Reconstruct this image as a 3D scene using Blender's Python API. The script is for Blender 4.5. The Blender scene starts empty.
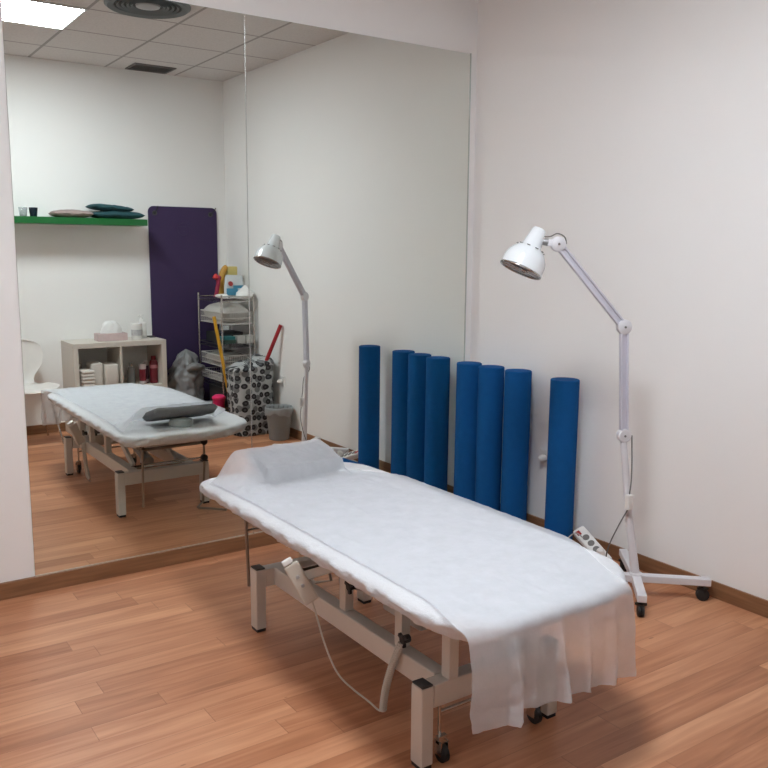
import bpy, bmesh, math, random
from mathutils import Vector, Matrix, noise
PI = math.pi
random.seed(7)
S = bpy.context.scene
col = S.collection

# ------------------------------------------------------------------ camera
cd = bpy.data.cameras.new('camera'); cam = bpy.data.objects.new('camera', cd); col.objects.link(cam); S.camera = cam
YAW, PIT, ROL, FPX = 0.600988749, -0.154063161, 0.00697623757, 849.138706
F = Vector((math.sin(YAW)*math.cos(PIT), math.cos(YAW)*math.cos(PIT), math.sin(PIT)))
R0 = Vector((math.cos(YAW), -math.sin(YAW), 0)); U0 = R0.cross(F)
Rv = math.cos(ROL)*R0 + math.sin(ROL)*U0; Uv = -math.sin(ROL)*R0 + math.cos(ROL)*U0
M = Matrix((Rv, Uv, -F)).transposed().to_4x4(); M.translation = Vector((-3.29779565, -3.89009982, 1.52939909))
cam.matrix_world = M
cd.sensor_fit = 'HORIZONTAL'; cd.sensor_width = 36; cd.lens = FPX/768*36; cd.clip_start = .02

# ------------------------------------------------------------------ world, exposure
w = bpy.data.worlds.new('world'); S.world = w; w.use_nodes = True
w.node_tree.nodes['Background'].inputs[0].default_value = (.8, .9, 1, 1)
w.node_tree.nodes['Background'].inputs[1].default_value = 0.02
S.view_settings.view_transform = 'Standard'; S.view_settings.look = 'None'
S.view_settings.gamma = 1; S.view_settings.use_curve_mapping = False
S.view_settings.exposure = 1.40
S.cycles.use_denoising = True
S.cycles.max_bounces = 12; S.cycles.diffuse_bounces = 6; S.cycles.glossy_bounces = 6
S.cycles.caustics_reflective = True; S.cycles.blur_glossy = 0.0
S.cycles.sample_clamp_indirect = 0
PANEL_STRENGTH = 21.0
PANEL_COLOR = (.88, .945, 1.0)

# ------------------------------------------------------------------ materials
def nd(t, kind, **kw):
    n = t.nodes.new(kind)
    for k, v in kw.items(): setattr(n, k, v)
    return n
def new_mat(name):
    m = bpy.data.materials.new(name); m.use_nodes = True
    return m, m.node_tree, m.node_tree.nodes['Principled BSDF']
def mat(name, c, rough=.5, metal=0, var=.04, scale=12, bump=0, bscale=60, coat=0, trans=0, alpha=1, sss=0):
    m, t, b = new_mat(name)
    tc = nd(t, 'ShaderNodeTexCoord')
    no = nd(t, 'ShaderNodeTexNoise'); no.inputs['Scale'].default_value = scale; no.inputs['Detail'].default_value = 4
    t.links.new(tc.outputs['Object'], no.inputs['Vector'])
    mx = nd(t, 'ShaderNodeMix', data_type='RGBA')
    mx.inputs[6].default_value = (*[max(0, x*(1-var)) for x in c], 1)
    mx.inputs[7].default_value = (*[min(1, x*(1+var)) for x in c], 1)
    t.links.new(no.outputs['Fac'], mx.inputs[0]); t.links.new(mx.outputs[2], b.inputs['Base Color'])
    b.inputs['Roughness'].default_value = rough; b.inputs['Metallic'].default_value = metal
    b.inputs['Coat Weight'].default_value = coat; b.inputs['Transmission Weight'].default_value = trans
    b.inputs['Alpha'].default_value = alpha
    if bump:
        n2 = nd(t, 'ShaderNodeTexNoise'); n2.inputs['Scale'].default_value = bscale; n2.inputs['Detail'].default_value = 5
        t.links.new(tc.outputs['Object'], n2.inputs['Vector'])
        bp = nd(t, 'ShaderNodeBump'); bp.inputs['Strength'].default_value = bump; bp.inputs['Distance'].default_value = .01
        t.links.new(n2.outputs['Fac'], bp.inputs['Height']); t.links.new(bp.outputs['Normal'], b.inputs['Normal'])
    return m
def mth(t, op, a, b=None, c=None):
    n = nd(t, 'ShaderNodeMath', operation=op)
    for i, v in enumerate((a, b, c)):
        if v is None: continue
        if isinstance(v, (int, float)): n.inputs[i].default_value = v
        else: t.links.new(v, n.inputs[i])
    return n.outputs[0]
def ramp(t, fac, stops):
    r = nd(t, 'ShaderNodeValToRGB'); e = r.color_ramp.elements
    while len(e) < len(stops): e.new(.5)
    for i, (p, c) in enumerate(stops): e[i].position = p; e[i].color = (*c, 1)
    t.links.new(fac, r.inputs[0]); return r.outputs[0]

WALL = mat('wall_paint', (.87, .862, .85), .75, var=.012, scale=2, bump=.05, bscale=150)
def floor_mat():
    m, t, b = new_mat('laminate_floor')
    tc = nd(t, 'ShaderNodeTexCoord'); sp = nd(t, 'ShaderNodeSeparateXYZ'); t.links.new(tc.outputs['Object'], sp.inputs[0])
    W = .0965
    ry = mth(t, 'DIVIDE', sp.outputs[1], W); row = mth(t, 'FLOOR', ry); fy = mth(t, 'FRACT', ry)
    wn = nd(t, 'ShaderNodeTexWhiteNoise', noise_dimensions='1D'); t.links.new(row, wn.inputs['W'])
    off = mth(t, 'MULTIPLY', wn.outputs['Value'], 3.7)
    rx = mth(t, 'ADD', mth(t, 'DIVIDE', sp.outputs[0], 1.05), off); cx = mth(t, 'FLOOR', rx); fx = mth(t, 'FRACT', rx)
    cmb = nd(t, 'ShaderNodeCombineXYZ'); t.links.new(cx, cmb.inputs[0]); t.links.new(row, cmb.inputs[1])
    w2 = nd(t, 'ShaderNodeTexWhiteNoise', noise_dimensions='2D'); t.links.new(cmb.outputs[0], w2.inputs['Vector'])
    pv = w2.outputs['Value']
    # grain
    gv = nd(t, 'ShaderNodeCombineXYZ')
    t.links.new(mth(t, 'ADD', mth(t, 'MULTIPLY', sp.outputs[0], 2.2), mth(t, 'MULTIPLY', pv, 31)), gv.inputs[0])
    t.links.new(mth(t, 'MULTIPLY', sp.outputs[1], 34), gv.inputs[1]); t.links.new(mth(t, 'MULTIPLY', pv, 17), gv.inputs[2])
    g1 = nd(t, 'ShaderNodeTexNoise'); g1.inputs['Scale'].default_value = 1; g1.inputs['Detail'].default_value = 6; g1.inputs['Distortion'].default_value = .8
    t.links.new(gv.outputs[0], g1.inputs['Vector'])
    gv2 = nd(t, 'ShaderNodeCombineXYZ')
    t.links.new(mth(t, 'MULTIPLY', sp.outputs[0], 1.1), gv2.inputs[0]); t.links.new(mth(t, 'MULTIPLY', sp.outputs[1], 7), gv2.inputs[1]); t.links.new(mth(t, 'MULTIPLY', pv, 9), gv2.inputs[2])
    g2 = nd(t, 'ShaderNodeTexNoise'); g2.inputs['Scale'].default_value = 1.6; g2.inputs['Detail'].default_value = 3
    t.links.new(gv2.outputs[0], g2.inputs['Vector'])
    f = mth(t, 'ADD', mth(t, 'ADD', mth(t, 'MULTIPLY', pv, .30), mth(t, 'MULTIPLY', g1.outputs['Fac'], .52)), mth(t, 'MULTIPLY', g2.outputs['Fac'], .36))
    c = ramp(t, f, [(.30, (.27, .098, .042)), (.56, (.47, .198, .098)), (.86, (.68, .345, .19))])
    # knots
    kv = nd(t, 'ShaderNodeCombineXYZ'); t.links.new(mth(t, 'MULTIPLY', sp.outputs[0], 3), kv.inputs[0]); t.links.new(mth(t, 'MULTIPLY', sp.outputs[1], 9), kv.inputs[1])
    vo = nd(t, 'ShaderNodeTexVoronoi'); vo.inputs['Scale'].default_value = 1.0; t.links.new(kv.outputs[0], vo.inputs['Vector'])
    kn = mth(t, 'LESS_THAN', vo.outputs['Distance'], .045)
    kk = mth(t, 'MULTIPLY', kn, .45)
    # seams
    s1 = mth(t, 'LESS_THAN', fy, .018); s2 = mth(t, 'LESS_THAN', fx, .0025); sm = mth(t, 'MULTIPLY', mth(t, 'MAXIMUM', s1, s2), .45)
    dk = mth(t, 'MAXIMUM', kk, sm)
    mx = nd(t, 'ShaderNodeMix', data_type='RGBA'); t.links.new(dk, mx.inputs[0]); t.links.new(c, mx.inputs[6]); mx.inputs[7].default_value = (.14, .05, .02, 1)
    t.links.new(mx.outputs[2], b.inputs['Base Color'])
    b.inputs['Roughness'].default_value = .42; b.inputs['Specular IOR Level'].default_value = .35
    return m
FLOOR = floor_mat()
def wood_mat():
    m, t, b = new_mat('baseboard_wood')
    tc = nd(t, 'ShaderNodeTexCoord'); mp = nd(t, 'ShaderNodeMapping'); mp.inputs['Scale'].default_value = (2, 2, 40)
    t.links.new(tc.outputs['Object'], mp.inputs[0])
    g = nd(t, 'ShaderNodeTexNoise'); g.inputs['Scale'].default_value = 1.5; g.inputs['Detail'].default_value = 5; t.links.new(mp.outputs[0], g.inputs['Vector'])
    t.links.new(ramp(t, g.outputs['Fac'], [(.3, (.19, .088, .040)), (.7, (.30, .150, .072))]), b.inputs['Base Color'])
    b.inputs['Roughness'].default_value = .45
    return m
BASE = wood_mat()
def ceil_mat():
    m, t, b = new_mat('ceiling_tiles')
    tc = nd(t, 'ShaderNodeTexCoord'); sp = nd(t, 'ShaderNodeSeparateXYZ'); t.links.new(tc.outputs['Object'], sp.inputs[0])
    fs = []
    for ax, g in ((0, -1.053), (1, -2.4515)):
        fr = mth(t, 'FRACT', mth(t, 'DIVIDE', mth(t, 'SUBTRACT', sp.outputs[ax], g-30), .6))
        fs.append(mth(t, 'GREATER_THAN', mth(t, 'ABSOLUTE', mth(t, 'SUBTRACT', fr, .5)), .482))
    ln = mth(t, 'MAXIMUM', *fs)
    n = nd(t, 'ShaderNodeTexNoise'); n.inputs['Scale'].default_value = 90; n.inputs['Detail'].default_value = 4; t.links.new(tc.outputs['Object'], n.inputs['Vector'])
    c = ramp(t, n.outputs['Fac'], [(.35, (.62, .59, .57)), (.6, (.69, .66, .64))])
    mx = nd(t, 'ShaderNodeMix', data_type='RGBA'); t.links.new(ln, mx.inputs[0]); t.links.new(c, mx.inputs[6]); mx.inputs[7].default_value = (.36, .34, .325, 1)
    t.links.new(mx.outputs[2], b.inputs['Base Color']); b.inputs['Roughness'].default_value = .9
    return m
CEIL = ceil_mat()
def mirror_mat():
    m, t, b = new_mat('mirror_glass')
    b.inputs['Base Color'].default_value = (.80, .835, .795, 1); b.inputs['Metallic'].default_value = 1; b.inputs['Roughness'].default_value = 0
    return m
MIRROR = mirror_mat()
def emis(name, c, s):
    m, t, b = new_mat(name); b.inputs['Base Color'].default_value = (*c, 1)
    b.inputs['Emission Color'].default_value = (*c, 1); b.inputs['Emission Strength'].default_value = s
    return m
PANEL = emis('light_panel', PANEL_COLOR, PANEL_STRENGTH)
FILL_PANEL = emis('added_fill_panel', (.95, .95, 1.0), PANEL_STRENGTH*.14)  # weak glow for the added fill panel, no real fixture
EDGE = mat('mirror_edge', (.42, .46, .43), .3)
WHITE_METAL = mat('white_enamel', (.70, .69, .72), .35, var=.02)
LAMP_WHITE = mat('lamp_shell_white', (.80, .83, .86), .25, coat=.4, var=.02)
FRAME = mat('cream_steel', (.57, .525, .47), .4, var=.03)
DARK_CAP = mat('dark_plastic', (.045, .045, .045), .5)
BLACK = mat('black_rubber', (.015, .015, .016), .55)
CHROME = mat('chrome', (.62, .60, .57), .22, 1)
CORD_GREY = mat('grey_cable', (.16, .155, .15), .5)
CREAM = mat('cream_plastic', (.54, .49, .42), .4)
WHITE_PL = mat('white_plastic', (.80, .79, .77), .4, var=.02)
BLUE = mat('blue_foam', (.006, .088, .28), .9, var=.10, scale=30, bump=.35, bscale=350)
BLUE.node_tree.nodes['Principled BSDF'].inputs['Specular IOR Level'].default_value = .15
def sheet_mat(name, c, transl, transp, sc, bs=.35, bd=.012):
    m, t, b = new_mat(name)
    out = t.nodes['Material Output']
    tc = nd(t, 'ShaderNodeTexCoord')
    n = nd(t, 'ShaderNodeTexNoise'); n.inputs['Scale'].default_value = sc; n.inputs['Detail'].default_value = 6; n.inputs['Roughness'].default_value = .65
    t.links.new(tc.outputs['Object'], n.inputs['Vector'])
    n3 = nd(t, 'ShaderNodeTexNoise'); n3.inputs['Scale'].default_value = 260; n3.inputs['Detail'].default_value = 2; t.links.new(tc.outputs['Object'], n3.inputs['Vector'])
    h = mth(t, 'ADD', n.outputs['Fac'], mth(t, 'MULTIPLY', n3.outputs['Fac'], .12))
    bp = nd(t, 'ShaderNodeBump'); bp.inputs['Strength'].default_value = bs; bp.inputs['Distance'].default_value = bd
    t.links.new(h, bp.inputs['Height'])
    d = nd(t, 'ShaderNodeBsdfDiffuse'); d.inputs[0].default_value = (*c, 1); t.links.new(bp.outputs[0], d.inputs['Normal'])
    tr = nd(t, 'ShaderNodeBsdfTranslucent'); tr.inputs[0].default_value = (*c, 1)
    m1 = nd(t, 'ShaderNodeMixShader'); m1.inputs[0].default_value = transl
    t.links.new(d.outputs[0], m1.inputs[1]); t.links.new(tr.outputs[0], m1.inputs[2])
    tp = nd(t, 'ShaderNodeBsdfTransparent'); m2 = nd(t, 'ShaderNodeMixShader'); m2.inputs[0].default_value = transp
    n4 = ramp(t, n.outputs['Fac'], [(.3, (transp*.93,)*3), (.7, (min(1, transp*1.06),)*3)])
    t.links.new(n4, m2.inputs[0])
    t.links.new(m1.outputs[0], m2.inputs[1]); t.links.new(tp.outputs[0], m2.inputs[2])
    t.links.new(m2.outputs[0], out.inputs['Surface'])
    return m
SHEET = sheet_mat('nonwoven_sheet', (.70, .705, .73), .06, 0.0, 13, .7, .016)
PAPER = sheet_mat('thin_paper_sheet', (.78, .80, .84), .22, .46, 14)
PAD_GREY = mat('grey_padding', (.10, .105, .11), .7, bump=.1)
TOWEL_GREY = mat('grey_towel', (.155, .155, .16), .95, bump=.5, bscale=220)

# ------------------------------------------------------------------ mesh helpers
def obj(name, bm, m, parent=None, smooth=False, bevel=0, loc=None):
    me = bpy.data.meshes.new(name); bm.normal_update(); bm.to_mesh(me); bm.free()
    o = bpy.data.objects.new(name, me); col.objects.link(o)
    if isinstance(m, (list, tuple)):
        for x in m: me.materials.append(x)
    else: me.materials.append(m)
    if smooth:
        for p in me.polygons: p.use_smooth = True
        if smooth != 'all':
            try: me.set_sharp_from_angle(angle=math.radians(40))
            except Exception: pass
    if bevel:
        b = o.modifiers.new('bevel', 'BEVEL'); b.width = bevel; b.segments = 2; b.limit_method = 'ANGLE'
    if parent: o.parent = parent
    if loc: o.location = loc
    return o
def tag(o, label, cat, group=None, kind=None):
    o['label'] = label; o['category'] = cat
    if group: o['group'] = group
    if kind: o['kind'] = kind
    return o
def struct(name, bm, m, parent=None, **k):
    o = obj(name, bm, m, parent, **k)
    if not parent: o['kind'] = 'structure'
    return o
def thing(name, label, cat, loc=(0, 0, 0), rz=0, group=None):
    o = bpy.data.objects.new(name, None); col.objects.link(o); o.location = loc; o.rotation_euler = (0, 0, rz); o.empty_display_size = .05
    return tag(o, label, cat, group)
def box(bm, x0, x1, y0, y1, z0, z1, T=None, mi=0):
    v = [bm.verts.new((x, y, z)) for x in (x0, x1) for y in (y0, y1) for z in (z0, z1)]
    if T:
        for a in v: a.co = T @ a.co
    for q in ((0, 1, 3, 2), (4, 6, 7, 5), (0, 4, 5, 1), (2, 3, 7, 6), (0, 2, 6, 4), (1, 5, 7, 3)):
        f = bm.faces.new([v[i] for i in q]); f.material_index = mi
    return bm
def B(*a, **k): return box(bmesh.new(), *a, **k)
def lathe(bm, prof, n=32, T=None, mi=0, capb=True, capt=True):
    rings = []
    for r, z in prof:
        ring = []
        for i in range(n):
            a = 2*PI*i/n; c = Vector((r*math.cos(a), r*math.sin(a), z)); ring.append(bm.verts.new(T @ c if T else c))
        rings.append(ring)
    for a, b in zip(rings, rings[1:]):
        for i in range(n):
            f = bm.faces.new((a[i], a[(i+1) % n], b[(i+1) % n], b[i])); f.material_index = mi
    if capb: bm.faces.new(rings[0][::-1]).material_index = mi
    if capt: bm.faces.new(rings[-1]).material_index = mi
    return bm
def smooth_path(pts, k=6):
    P = [Vector(p) for p in pts]; out = []
    for i in range(len(P)-1):
        p0 = P[max(i-1, 0)]; p1 = P[i]; p2 = P[i+1]; p3 = P[min(i+2, len(P)-1)]
        for j in range(k):
            t = j/k
            out.append(.5*((2*p1)+(p2-p0)*t+(2*p0-5*p1+4*p2-p3)*t*t+(3*p1-p0-3*p2+p3)*t**3))
    out.append(P[-1]); return out
def tube(bm, pts, r, n=10, mi=0, close=False):
    P = [Vector(p) for p in pts]; m = len(P); rings = []; prev = None
    for i in range(m):
        if close: d = (P[(i+1) % m]-P[i-1]).normalized()
        else: d = (P[min(i+1, m-1)]-P[max(i-1, 0)]).normalized()
        if prev is None:
            u = d.orthogonal().normalized()
        else:
            u = (prev - d*prev.dot(d))
            u = u.normalized() if u.length > 1e-6 else d.orthogonal().normalized()
        prev = u; v = d.cross(u)
        rr = r[i] if isinstance(r, (list, tuple)) else r
        rings.append([bm.verts.new(P[i]+rr*(math.cos(2*PI*k/n)*u+math.sin(2*PI*k/n)*v)) for k in range(n)])
    for i in range(m if close else m-1):
        a, b = rings[i], rings[(i+1) % m]
        for k in range(n):
            bm.faces.new((a[k], a[(k+1) % n], b[(k+1) % n], b[k])).material_index = mi
    if not close:
        bm.faces.new(rings[0][::-1]).material_index = mi; bm.faces.new(rings[-1]).material_index = mi
    return bm
def bar(bm, a, b, w, h, up=(0, 0, 1), mi=0):
    a = Vector(a); b = Vector(b); d = (b-a); L = d.length; d.normalize()
    s = d.cross(Vector(up)).normalized(); u = s.cross(d)
    T = Matrix((d, s, u)).transposed().to_4x4(); T.translation = a
    return box(bm, 0, L, -w/2, w/2, -h/2, h/2, T, mi)
def aim(a, d):          # matrix with +z along d
    z = Vector(d).normalized(); x = z.orthogonal().normalized(); y = z.cross(x)
    T = Matrix((x, y, z)).transposed().to_4x4(); T.translation = Vector(a); return T
def rrect(a, b, r, n=8, d=0):   # rounded rectangle outline (half sizes), r one radius or four
    out = []; R_ = [max(q-d, .012) for q in r] if isinstance(r, tuple) else [r]*4
    for k, (sx, sy) in enumerate(((1, 1), (-1, 1), (-1, -1), (1, -1))):
        r = R_[k]
        for i in range(n+1):
            t = PI/2*(k+i/n); out.append((sx*(a-r)+r*math.cos(t), sy*(b-r)+r*math.sin(t)))
    return out
def copy_tree(o, parent=None):
    c = o.copy(); col.objects.link(c); c.parent = parent
    for ch in [x for x in bpy.data.objects if x.parent == o]: copy_tree(ch, c)
    return c
def fbm(x, y, z, o=4): return noise.fractal((x, y, z), .6, 2.1, o)

# ------------------------------------------------------------------ setting
H = 3.037; ZB = .075; YB = -3.521; XL = -4.4; YF = -5.2; XC = -2.35
struct('floor', B(XL-.1, .1, YF-.1, .1, -.05, 0), FLOOR)
struct('ceiling', B(XL-.1, .1, YF-.1, .1, H, H+.05), CEIL)
struct('wall_mirror_side', B(XL-.1, .1, .006, .1, 0, H), WALL)
struct('wall_right', B(0, .1, YF-.1, .006, 0, H), WALL)
struct('wall_back', B(XC, 0, YF-.1, YB, 0, H), WALL)
struct('wall_far_back', B(XL-.1, XC, YF-.1, YF, 0, H), WALL)
struct('wall_left', B(XL-.1, XL, YF, .006, 0, H), WALL)
struct('baseboard_mirror_side', B(XL, 0, -.012, .006, 0, ZB), BASE, bevel=.002)
struct('baseboard_right', B(-.012, 0, YB+.012, -.012, 0, ZB), BASE, bevel=.002)
struct('baseboard_back', B(XC, 0, YB, YB+.012, 0, ZB), BASE, bevel=.002)
struct('baseboard_left', B(XL, XL+.012, YF, -.012, 0, ZB), BASE, bevel=.002)

# mirror: two glass sheets
MXL, MXS, MXR, MZT = -2.5275, -1.450, -.051, 2.643
for n, (a, b) in enumerate(((MXL, MXS-.0025), (MXS+.0025, MXR-.0015))):
    bm = bmesh.new(); box(bm, a, b, 0, .006, ZB+.001, MZT)
    for f in bm.faces:
        f.material_index = 0 if f.calc_center_median().y < .0001 else 1
    o = obj('wall_mirror', bm, [MIRROR, EDGE])
    tag(o, ['narrower left panel of the frameless floor-length wall mirror, left of the seam', 'wider right panel of the frameless wall mirror, reaching to the room corner'][n], 'mirror', 'wall mirror panels')
bm = bmesh.new(); tube(bm, [(MXS, .0005, ZB+.002), (MXS, .0005, MZT)], .0022, 10)
o = obj('mirror_seam', bm, mat('seam_metal', (.62, .64, .62), .22, .9), smooth=True); tag(o, 'thin bright vertical seam strip between the two wall mirror panels', 'trim')
bm = bmesh.new(); box(bm, MXR-.001, MXR+.004, -.003, .006, ZB+.001, MZT+.003); 
o = obj('mirror_trim', bm, EDGE); tag(o, 'thin grey strip down the right edge of the wall mirror by the corner', 'trim')

for n, (a, b) in enumerate(((MXL, MXS-.003), (MXS+.003, MXR-.002))):
    o = obj('mirror_rail', B(a, b, -.004, -.0005, ZB, ZB+.004), mat('rail_metal', (.60, .50, .42), .35, .6)); tag(o, ['thin metal ledge under the narrower left mirror panel', 'thin metal ledge under the wider right mirror panel'][n], 'trim')
# ceiling panels
def panel(x, y, label, pm=None):
    t = thing('ceiling_light', label, 'ceiling light', (x, y, H), group='square ceiling light panels')
    bm = bmesh.new()
    for a in ((-.3, .3, -.3, -.285), (-.3, .3, .285, .3), (-.3, -.285, -.285, .285), (.285, .3, -.285, .285)): box(bm, *a, -.008, -.0005)
    obj('frame', bm, WHITE_PL, t)
    obj('diffuser', B(-.285, .285, -.285, .285, -.005, -.001), pm or PANEL, t)
panel(-1.953, -2.1515, 'square glowing light panel set in the ceiling, mirrored beside the round air diffuser')
panel(-3.753, -2.1515, 'unseen dim fill light panel added on the ceiling left of the treatment table', FILL_PANEL)  # added out of view, keeps the left wall from going too dark
# round swirl diffuser
t = thing('air_diffuser', 'round grey metal swirl air diffuser in the ceiling beside the light panel', 'air diffuser', (-1.37, -1.545, H))
MG = mat('grey_vent_metal', (.13, .15, .155), .5, .2); MD = mat('vent_dark', (.05, .055, .055), .7)
bm = bmesh.new(); lathe(bm, [(.262, -.001), (.262, -.008), (.245, -.02), (.205, -.012), (.205, -.001)], 48, capb=False, capt=False); obj('outer_ring', bm, MG, t, smooth=True)
bm = bmesh.new(); lathe(bm, [(.205, -.004), (.075, -.004)], 48, capb=False, capt=False); obj('dark_recess', bm, MD, t)
for k, r in enumerate((.18, .15, .12, .095)):
    bm = bmesh.new(); lathe(bm, [(r+.011, -.005), (r+.008, -.016), (r-.004, -.008)], 48, capb=False, capt=False); obj('louvre_ring', bm, MG, t, smooth=True)
bm = bmesh.new(); lathe(bm, [(.075, -.001), (.072, -.014), (.04, -.022), (.002, -.024)], 32, capb=False); obj('centre_cap', bm, mat('light_vent_metal', (.45, .45, .45), .4, .3), t, smooth=True)
# rectangular grille
t = thing('air_grille', 'small dark rectangular ceiling vent grille near the back wall', 'vent grille', (-.728, -3.338, H))
MG = mat('grille_grey', (.20, .19, .19), .6)
obj('backing', B(-.16, .16, -.115, .115, -.004, -.001), MD, t)
bm = bmesh.new()
for a in ((-.175, .175, -.13, -.115), (-.175, .175, .115, .13), (-.175, -.16, -.115, .115), (.16, .175, -.115, .115)): box(bm, *a, -.01, -.0005)
obj('frame', bm, MG, t)
bm = bmesh.new()
for k in range(9):
    y = -.1+k*.025
    bar(bm, (-.16, y, -.008), (.16, y, -.008), .012, .002, (0, .5, 1))
obj('slats', bm, MG, t)

# wall sockets on right wall
def socket(y, z, label, plug):
    t = thing('wall_socket', label, 'socket', (0, y, z))
    obj('face_plate', B(-.009, -.0005, -.042, .042, -.042, .042), WHITE_PL, t, bevel=.003)
    bm = bmesh.new(); lathe(bm, [(.021, 0), (.021, .003)], 24, aim((-.009, 0, 0), (-1, 0, 0))); obj('socket_well', bm, mat('socket_grey', (.5, .49, .47), .5), t)
    if plug:
        bm = bmesh.new(); lathe(bm, [(.018, 0), (.019, .02), (.014, .034), (.006, .045)], 20, aim((-.012, 0, 0), (-1, 0, 0)))
        obj('plug', bm, plug, t, smooth=True)
socket(-.655, .425, 'white wall socket low on the wall between the blue foam rollers', WHITE_PL)
socket(-2.425, .45, 'white wall socket with a plug above the waste bin', WHITE_PL)
# ------------------------------------------------------------------ treatment table
TX0, TX1, TY0, TY1, TZ0, TZ1 = -1.960, -1.165, -2.315, -.475, .490, .555
t = thing('treatment_table', 'electric treatment table with cream steel frame under white disposable sheets', 'treatment table', (-1.6, -1.45, 0))
def TP(name, bm, m, parent=None, **k):
    bmesh.ops.translate(bm, vec=(1.6, 1.45, 0), verts=bm.verts)
    return obj(name, bm, m, parent or t, **k)
# mattress
def round_slab(x0, x1, y0, y1, z0, z1, rc, re, n=8):
    bm = bmesh.new(); cx, cy, a, b = (x0+x1)/2, (y0+y1)/2, (x1-x0)/2, (y1-y0)/2
    prof = [(re*(1-math.sin(q)), z0+re*(1-math.cos(q))) for q in [PI/2*i/4 for i in range(5)]]
    prof += [(re*(1-math.cos(q)), z1-re*(1-math.sin(q))) for q in [PI/2*i/4 for i in range(5)]]
    rings = [[bm.verts.new((cx+x, cy+y, z)) for x, y in (rrect(a-d, b-d, rc, n, d) if isinstance(rc, tuple) else rrect(a-d, b-d, max(rc-d, .01), n))] for d, z in prof]
    m = len(rings[0])
    for p, q in zip(rings, rings[1:]):
        for i in range(m): bm.faces.new((p[i], p[(i+1) % m], q[(i+1) % m], q[i]))
    bm.faces.new(rings[0][::-1]); bm.faces.new(rings[-1]); return bm
TP('mattress', round_slab(TX0+.02, TX1-.02, TY0+.02, TY1-.02, TZ0+.004, TZ1-.012, (.22, .08, .18, .25), .022), PAD_GREY, smooth=True)
# upper frame
bm = bmesh.new()
for x in (-1.78, -1.42): box(bm, x-.0225, x+.0225, -2.1, -.76, .415, .460)
for y in (-2.08, -1.5, -.78): box(bm, -1.757, -1.443, y-.02, y+.02, .42, .455)
TP('upper_frame', bm, FRAME, bevel=.003)
# lower frame
bm = bmesh.new()
for x in (-1.773, -1.425): box(bm, x-.027, x+.027, -1.985, -.925, .188, .262)
TP('side_rail', bm, FRAME, bevel=.004)
for y in (-2.012, -.90):
    TP('cross_rail', B(-1.84, -1.36, y-.026, y+.026, .186, .260), FRAME, bevel=.004)
for x in (-1.86, -1.345):
    for y in (-2.018, -.90):
        x = x-.008 if (y < -2 and x < -1.8) else (-1.86 if x < -1.8 else x)
        bm = B(x-.022, x+.022, y-.028, y+.028, .012, .262)
        lg = TP('leg', bm, FRAME, bevel=.004)
        TP('end_cap', B(x-.020, x+.020, y-.026, y+.026, .2625, .269), DARK_CAP, lg, bevel=.002)
        TP('rubber_foot', B(x-.019, x+.019, y-.025, y+.025, 0, .0125), BLACK, lg)
for y in (-1.43, -1.775, -2.022):
    for x in (-1.768, -1.425):
        TP('upright', B(x-.018, x+.018, y-.020, y+.020, .2615, .416), FRAME, bevel=.003)
# actuator + mechanism plates
bm = bmesh.new(); lathe(bm, [(.03, 0), (.03, .42), (.018, .425), (.018, .6)], 20, aim((-1.6, -1.15, .24), (0, -1, .22))); TP('lift_actuator', bm, mat('motor_grey', (.33, .31, .29), .5), smooth=True)
TP('motor_box', B(-1.70, -1.55, -1.78, -1.56, .29, .40), mat('motor_box_beige', (.50, .45, .40), .5), bevel=.008)
for x in (-1.73, -1.47):
    bm = bmesh.new(); bar(bm, (x, -1.05, .25), (x, -1.42, .43), .02, .035); TP('scissor_arm', bm, FRAME, bevel=.002)
bm = bmesh.new(); tube(bm, [(-1.76, -1.0, .25), (-1.44, -1.0, .25)], .014, 12); TP('pivot_bar', bm, CHROME, smooth=True)
for (x, y, z) in ((-1.80, -1.52, .385), (-1.795, -1.835, .315)):
    bm = bmesh.new(); T = aim((x+.01, y, z), (-1, 0, 0)); lathe(bm, [(.014, 0), (.014, .03)], 8, T)
    for k in range(3):
        a = k*2*PI/3+.4; bar(bm, (x-.012, y, z), (x-.012, y+.026*math.cos(a), z+.026*math.sin(a)), .012, .012, (1, 0, 0))
    TP('clamp_knob', bm, BLACK, bevel=.002)
# retractable casters on rods
for (x, y) in ((-1.802, -2.018), (-1.415, -2.018)):
    bm = bmesh.new(); tube(bm, [(x, y, .085), (x, y, .187)], .006, 10); rd = TP('caster_rod', bm, CHROME, smooth=True)
    bm = bmesh.new(); box(bm, x-.016, x+.016, y-.02, y-.004, .06, .085); box(bm, x-.016, x-.012, y-.03, y+.006, .025, .07); box(bm, x+.012, x+.016, y-.03, y+.006, .025, .07)
    TP('caster_fork', bm, CHROME, rd)
    bm = bmesh.new(); lathe(bm, [(.02, -.01), (.029, -.008), (.029, .008), (.02, .01)], 24, aim((x, y-.015, .029), (1, 0, 0))); TP('caster_wheel', bm, BLACK, rd, smooth=True)
bm = bmesh.new(); tube(bm, [(-1.802, -2.018, .155), (-1.415, -2.018, .155)], .006, 10); TP('caster_axle', bm, CHROME, smooth=True)
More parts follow.
